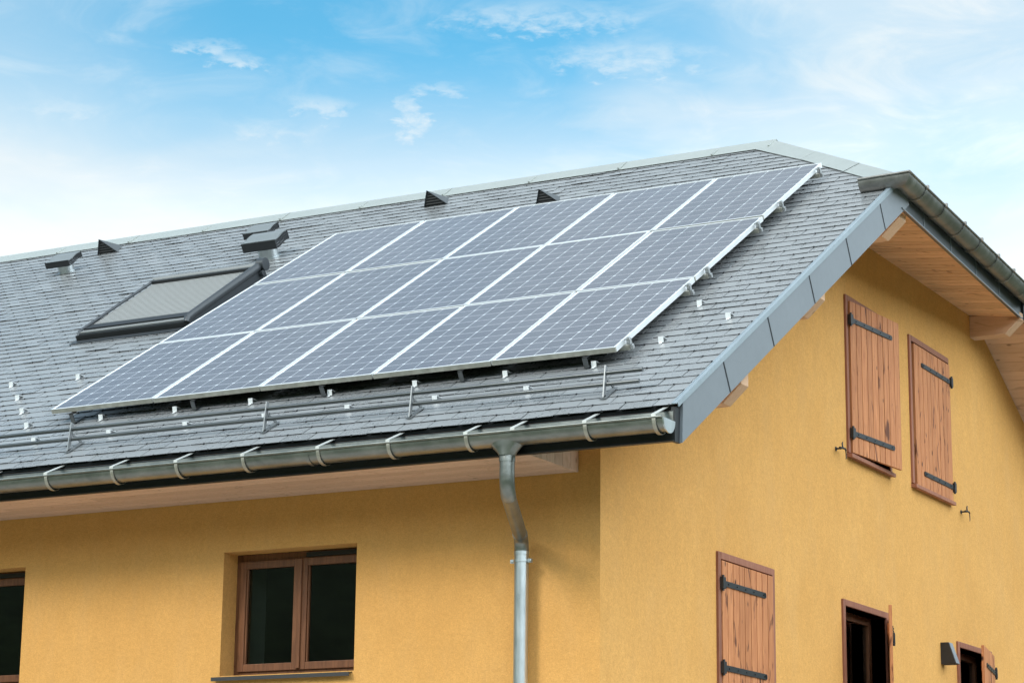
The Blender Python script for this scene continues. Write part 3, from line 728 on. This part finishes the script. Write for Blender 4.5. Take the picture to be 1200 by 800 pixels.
# mounting rails across the slope, with feet on the slates and clamps at their ends
railn = ['lowest', 'second from the bottom', 'third from the bottom', 'third from the top', 'second from the top', 'topmost']
for k, s_ in enumerate((.165, 1.385, 1.79, 2.985, 3.58, 4.615)):
    t = empty('mounting_rail', rp(0, s_, 0), (AL, 0, 0)); tag(t, 'aluminium rail carrying the solar panels, %s of six' % railn[k], 'mounting rail', 'mounting rails under the solar panels')
    mb = MB(); mb.box((-.01, -.02, .062), (5.075, .02, .100)); mb.build('rail', 'aluedge', t, .002)
    mb = MB(); mb.box((5.058, -.016, .100), (5.088, .016, .135)); mb.box((5.045, -.016, .135), (5.088, .016, .1445)); mb.tube([(5.073, 0, .09), (5.073, 0, .150)], .008, 10); mb.tube([(5.073, 0, .143), (5.073, 0, .152)], .013, 6)
    mb.box((5.078, -.016, .064), (5.10, .016, .098)); mb.build('end_clamp', 'shiny', t, .002)
    for x in (.20, 1.385, 2.575, 3.775, 4.79):
        mb = MB(); dy = -.19 if k == 0 else -.02
        mb.box((x-.018, dy, .012), (x+.018, dy+.007, .095)); mb.box((x-.018, dy, .012), (x+.018, dy+.15, .018)); mb.box((x-.018, dy, .088), (x+.018, .0, .095))
        mb.build('roof_hook', 'galvdark' if k == 0 else 'fascia', t)

# ------------------------------------------------------------------ snow guard and snow stops
t = empty('snow_guard', rp(0, -.70, 0), (AL, 0, 0)); tag(t, 'two galvanised snow guard tubes on triangular brackets above the eave', 'snow guard')
up_l = Vector((0, SE, CE)); y_l = Vector((0, CE, -SE))          # world up and world +y in the roof frame
for hh, xe, lab in ((.175, 5.50, 'upper tube of the snow guard'), (.098, 5.475, 'lower tube of the snow guard')):
    mb = MB(); c = up_l*hh + y_l*-.0
    mb.tube([c+Vector((-9.6, 0, 0)), c+Vector((-3, 0, -.003)), c+Vector((1.5, 0, .002)), c+Vector((xe, 0, 0))], .0155, 14); o = mb.build('tube', 'galvdark', t); o['label'] = lab
for x in (.655, 2.46, 3.70, 5.225, -.9, -2.6, -4.4, -6.2, -8.0):
    mb = MB(); w = .0045
    def plate(a, b, wid):
        a, b = Vector(a), Vector(b); d = (b-a).normalized(); n = Vector((1, 0, 0)).cross(d)*wid/2
        mb.slab([Vector((x-w, 0, 0))+a-n, Vector((x-w, 0, 0))+a+n, Vector((x-w, 0, 0))+b+n, Vector((x-w, 0, 0))+b-n], (2*w, 0, 0), .5)
    plate((0, -.03, .014), tuple(up_l*.225+Vector((0, -.0, 0))), .032); plate((0, -.04, .018), (0, .16, .020), .016); plate(tuple(up_l*.14), (0, .15, .024), .016)
    mb.box((x-.022, -.055, .014), (x+.022, .17, .019))
    mb.build('bracket', 'postmetal', t)
def snow_stop():
    t = empty('snow_stop', (0, 0, 0), (AL, 0, 0)); mb = MB()
    mb.slab([Vector((-.023, -.012, .012)), Vector((.023, -.012, .012)), Vector((.023, .006, .060)), Vector((-.023, .006, .060))], (0, .004, -.001), .5)
    mb.slab([Vector((-.023, .010, .058)), Vector((.023, .010, .058)), Vector((.023, .075, .014)), Vector((-.023, .075, .014))], (0, -.002, -.003), .5)
    mb.box((-.012, -.045, .012), (.012, -.008, .0145)); mb.build('bent_plate', 'stopmetal', t); return t
stops = {0.008: ('just below the panels', [-.30, .455, 1.18, 1.895, 2.616, 3.36, 4.12, 4.837]),
         -.405: ('behind the snow guard tubes', [.08, .82, 1.544, 2.27, 3.0, 3.74, 4.484]),
         .422: ('in the third row above the eave', [-.66, 5.197]), .828: ('in the fourth row above the eave', [-1.014, 5.572]), 1.248: ('in the fifth row above the eave', [-1.40, -.663, 5.186])}
ordn = ['first', 'second', 'third', 'fourth', 'fifth', 'sixth', 'seventh', 'eighth']; s0 = None
for s_, (rl, xs_) in stops.items():
    for i, x in enumerate(xs_):
        if s0 is None: s0 = t = snow_stop()
        else: t = copy_tree(s0)
        t.location = rp(x, s_, 0); t.scale = (.86, .86, .86); tag(t, 'bright snow stop %s, %s from the left' % (rl, ordn[i]), 'snow stop', 'bright snow stops on the slates')

# ------------------------------------------------------------------ roof window with roller shutter
t = empty('roof_window', rp(-.92, 2.50, 0), (AL, 0, 0)); tag(t, 'roof window with a closed grey roller shutter, left of the solar panels', 'roof window')
hw = .625; Ls = 1.40
ht = lambda s: .092+.060*s/Ls
mb = MB()
mb.hexa([Vector(q) for q in ((-hw, 0, 0), (hw, 0, 0), (hw, Ls, 0), (-hw, Ls, 0), (-hw, 0, ht(0)-.02), (hw, 0, ht(0)-.02), (hw, Ls, ht(Ls)-.02), (-hw, Ls, ht(Ls)-.02))], .5)
mb.build('frame', 'sky_frame', t, .004)
mb = MB()
for sx in (-1, 1): mb.tube([(sx*(hw-.01), -.012, ht(0)-.032), (sx*(hw-.01), .02, ht(0)-.002), (sx*(hw-.01), .1, ht(.1)+.002), (sx*(hw-.01), Ls-.06, ht(Ls)+.004)], [.030, .034, .036, .040] if sx > 0 else [.012, .013, .013, .014], 16)
mb.build('side_rail', 'sky_frame', t)
mb = MB(); mb.tube([(-hw-.01, Ls-.035, ht(Ls)-.008), (hw+.045, Ls-.035, ht(Ls)-.008)], .040, 22); mb.build('shutter_casing', 'slat_rail', t)
mb = MB(); mb.tube([(hw-.03, Ls-.035, ht(Ls)+.008), (hw+.05, Ls-.035, ht(Ls)+.008)], .063, 22); mb.tube([(hw, Ls-.10, ht(Ls)-.06), (hw+.045, Ls-.10, ht(Ls)-.06)], .030, 14); mb.build('casing_end', 'sky_frame', t)
mb = MB(); ns = 28
for i in range(ns):
    a, b = .20+i*(Ls-.32)/ns, .20+(i+1)*(Ls-.32)/ns-.004
    mb.hexa([Vector(q) for q in ((-hw+.03, a, ht(a)-.018), (hw-.04, a, ht(a)-.018), (hw-.04, b, ht(b)-.018), (-hw+.03, b, ht(b)-.018), (-hw+.03, a, ht(a)-.008), (hw-.04, a, ht(a)-.008), (hw-.04, b, ht(b)-.0125), (-hw+.03, b, ht(b)-.0125))], .5)
mb.build('roller_shutter', 'slats', t)
mb = MB(); mb.box((-hw+.02, Ls-.125, ht(Ls)-.015), (hw-.03, Ls-.085, ht(Ls)+.012)); mb.box((-hw+.03, .080, ht(.1)-.016), (hw-.04, .200, ht(.15)-.002)); mb.box((-hw+.022, .08, ht(.1)-.012), (-hw+.034, Ls-.12, ht(.1)+.004)); mb.box((-hw-.02, -.015, .012), (hw+.02, -.001, ht(0)-.030)); mb.build('dark_seal', 'blacksheet', t)
mb = MB(); mb.box((-hw+.02, .018, ht(0)-.018), (hw-.03, .080, ht(0)-.010)); mb.tube([(-hw+.01, .022, ht(0)-.014), (hw-.03, .022, ht(0)-.014)], .010, 10); mb.build('bottom_rail', 'slat_rail', t)
mb = MB(); mb.box((-hw-.05, -.10, .013), (hw+.05, 0, .0165)); mb.build('flashing', 'sky_frame', t)

# ------------------------------------------------------------------ vents on the slates
def hood(x, s, sc, lab):
    t = empty('hood_vent', rp(x, s, 0), (AL, 0, 0)); tag(t, lab, 'roof vent', 'triangular hood vents near the ridge'); t.scale = (sc, sc, sc)
    L_, R_, A, B = Vector((-.135, 0, .010)), Vector((.135, 0, .010)), Vector((-.045, -.015, .178)), Vector((.02, .26, .012))
    mb = MB(); mb.add([L_, R_, A, B], [(0, 2, 3), (1, 3, 2), (0, 3, 1)], .5)
    mb.add([L_+Vector((0, -.008, 0)), R_+Vector((0, -.008, 0)), A+Vector((0, -.012, .006)), L_+Vector((.012, .02, .0)), R_+Vector((-.014, .02, .0)), A+Vector((.0, .02, -.012))], [(0, 1, 4, 3), (1, 2, 5, 4), (2, 0, 3, 5)], .5)
    mb.build('hood', 'vent_top', t)
    mb = MB(); mb.add([L_+Vector((.006, .006, 0)), R_+Vector((-.008, .006, 0)), A+Vector((0, .008, -.008))], [(0, 1, 2)], .5)
    for k in range(1, 6):
        f = k/6; a = L_.lerp(A, f); b = R_.lerp(A, f); mb.slab([a+Vector((.012, .0, 0)), b+Vector((-.012, .0, 0)), b+Vector((-.012, -.004, -.006)), a+Vector((.012, -.004, -.006))], (0, 0, .0012), .5)
    mb.build('grille', 'blacksheet', t)
hood(.49, 5.985, 1.0, 'dark triangular hood vent standing whole above the panels, under the ridge')
hood(2.06, 5.33, .95, 'dark triangular hood vent half hidden by the top row of solar panels')
hood(-3.68, 6.03, 1.0, 'dark triangular hood vent near the ridge at the left')
def cowl(x, s, w, l, sk, base, h0, lab):
    t = empty('vent_cowl', rp(x, s, 0), (AL, 0, 0)); tag(t, lab, 'roof vent', 'flat-capped vent cowls on the slates')
    mb = MB(); mb.tube([(0, 0, -.01), (0, 0, h0+.03)], base, 22); mb.tube([(0, 0, .004), (0, 0, .016)], base*1.18, 22); mb.build('duct', 'galv', t)
    n = 12; y0, y1 = -l*.5, l*.5
    prof = lambda f: h0+sk + l*.10*(lambda q: q*q*(3-2*q))(min(1, max(0, (f-.15)/.6)))
    mb = MB()
    for k in range(n):
        a, b = k/n, (k+1)/n; ya, yb = y0+l*a, y0+l*b; za, zb = prof(a), prof(b)
        mb.hexa([Vector((-w/2, ya, za-.006)), Vector((w/2, ya, za-.006)), Vector((w/2, yb, zb-.006)), Vector((-w/2, yb, zb-.006)), Vector((-w/2, ya, za)), Vector((w/2, ya, za)), Vector((w/2, yb, zb)), Vector((-w/2, yb, zb))], .5)
    mb.build('cap', 'cowl_top', t)
    mb = MB(); mb.slab([Vector((-w/2, y0, h0)), Vector((w/2, y0, h0)), Vector((w/2, y0, h0+sk+.001)), Vector((-w/2, y0, h0+sk+.001))], (0, .006, 0), .5)
    mb.slab([Vector((-w/2, y1, prof(1)-sk)), Vector((w/2, y1, prof(1)-sk)), Vector((w/2, y1, prof(1))), Vector((-w/2, y1, prof(1)))], (0, -.006, 0), .5)
    for sx in (-1, 1):
        for k in range(n):
            a, b = k/n, (k+1)/n; ya, yb = y0+l*a+.006*(k == 0), y0+l*b-.006*(k == n-1); xx = sx*(w/2-.004)
            for q in range(4):
                q0, q1 = sk*q/4+.002, sk*(q+1)/4
                mb.slab([Vector((xx, ya, prof(a)-sk+q0)), Vector((xx, yb, prof(b)-sk+q0)), Vector((xx+sx*.003, yb, prof(b)-sk+q1)), Vector((xx+sx*.003, ya, prof(a)-sk+q1))], (-sx*.003, 0, 0), .5)
    mb.build('skirt', 'vent', t)
cowl(-.79, 4.76, .40, .26, .095, .10, .115, 'largest flat-capped vent cowl, above the roof window')
cowl(-1.25, 5.42, .30, .24, .066, .07, .095, 'smaller dark vent cowl partly hidden behind the large one')
cowl(-3.80, 5.42, .32, .25, .066, .085, .095, 'small flat-capped vent cowl standing alone at the left of the roof')
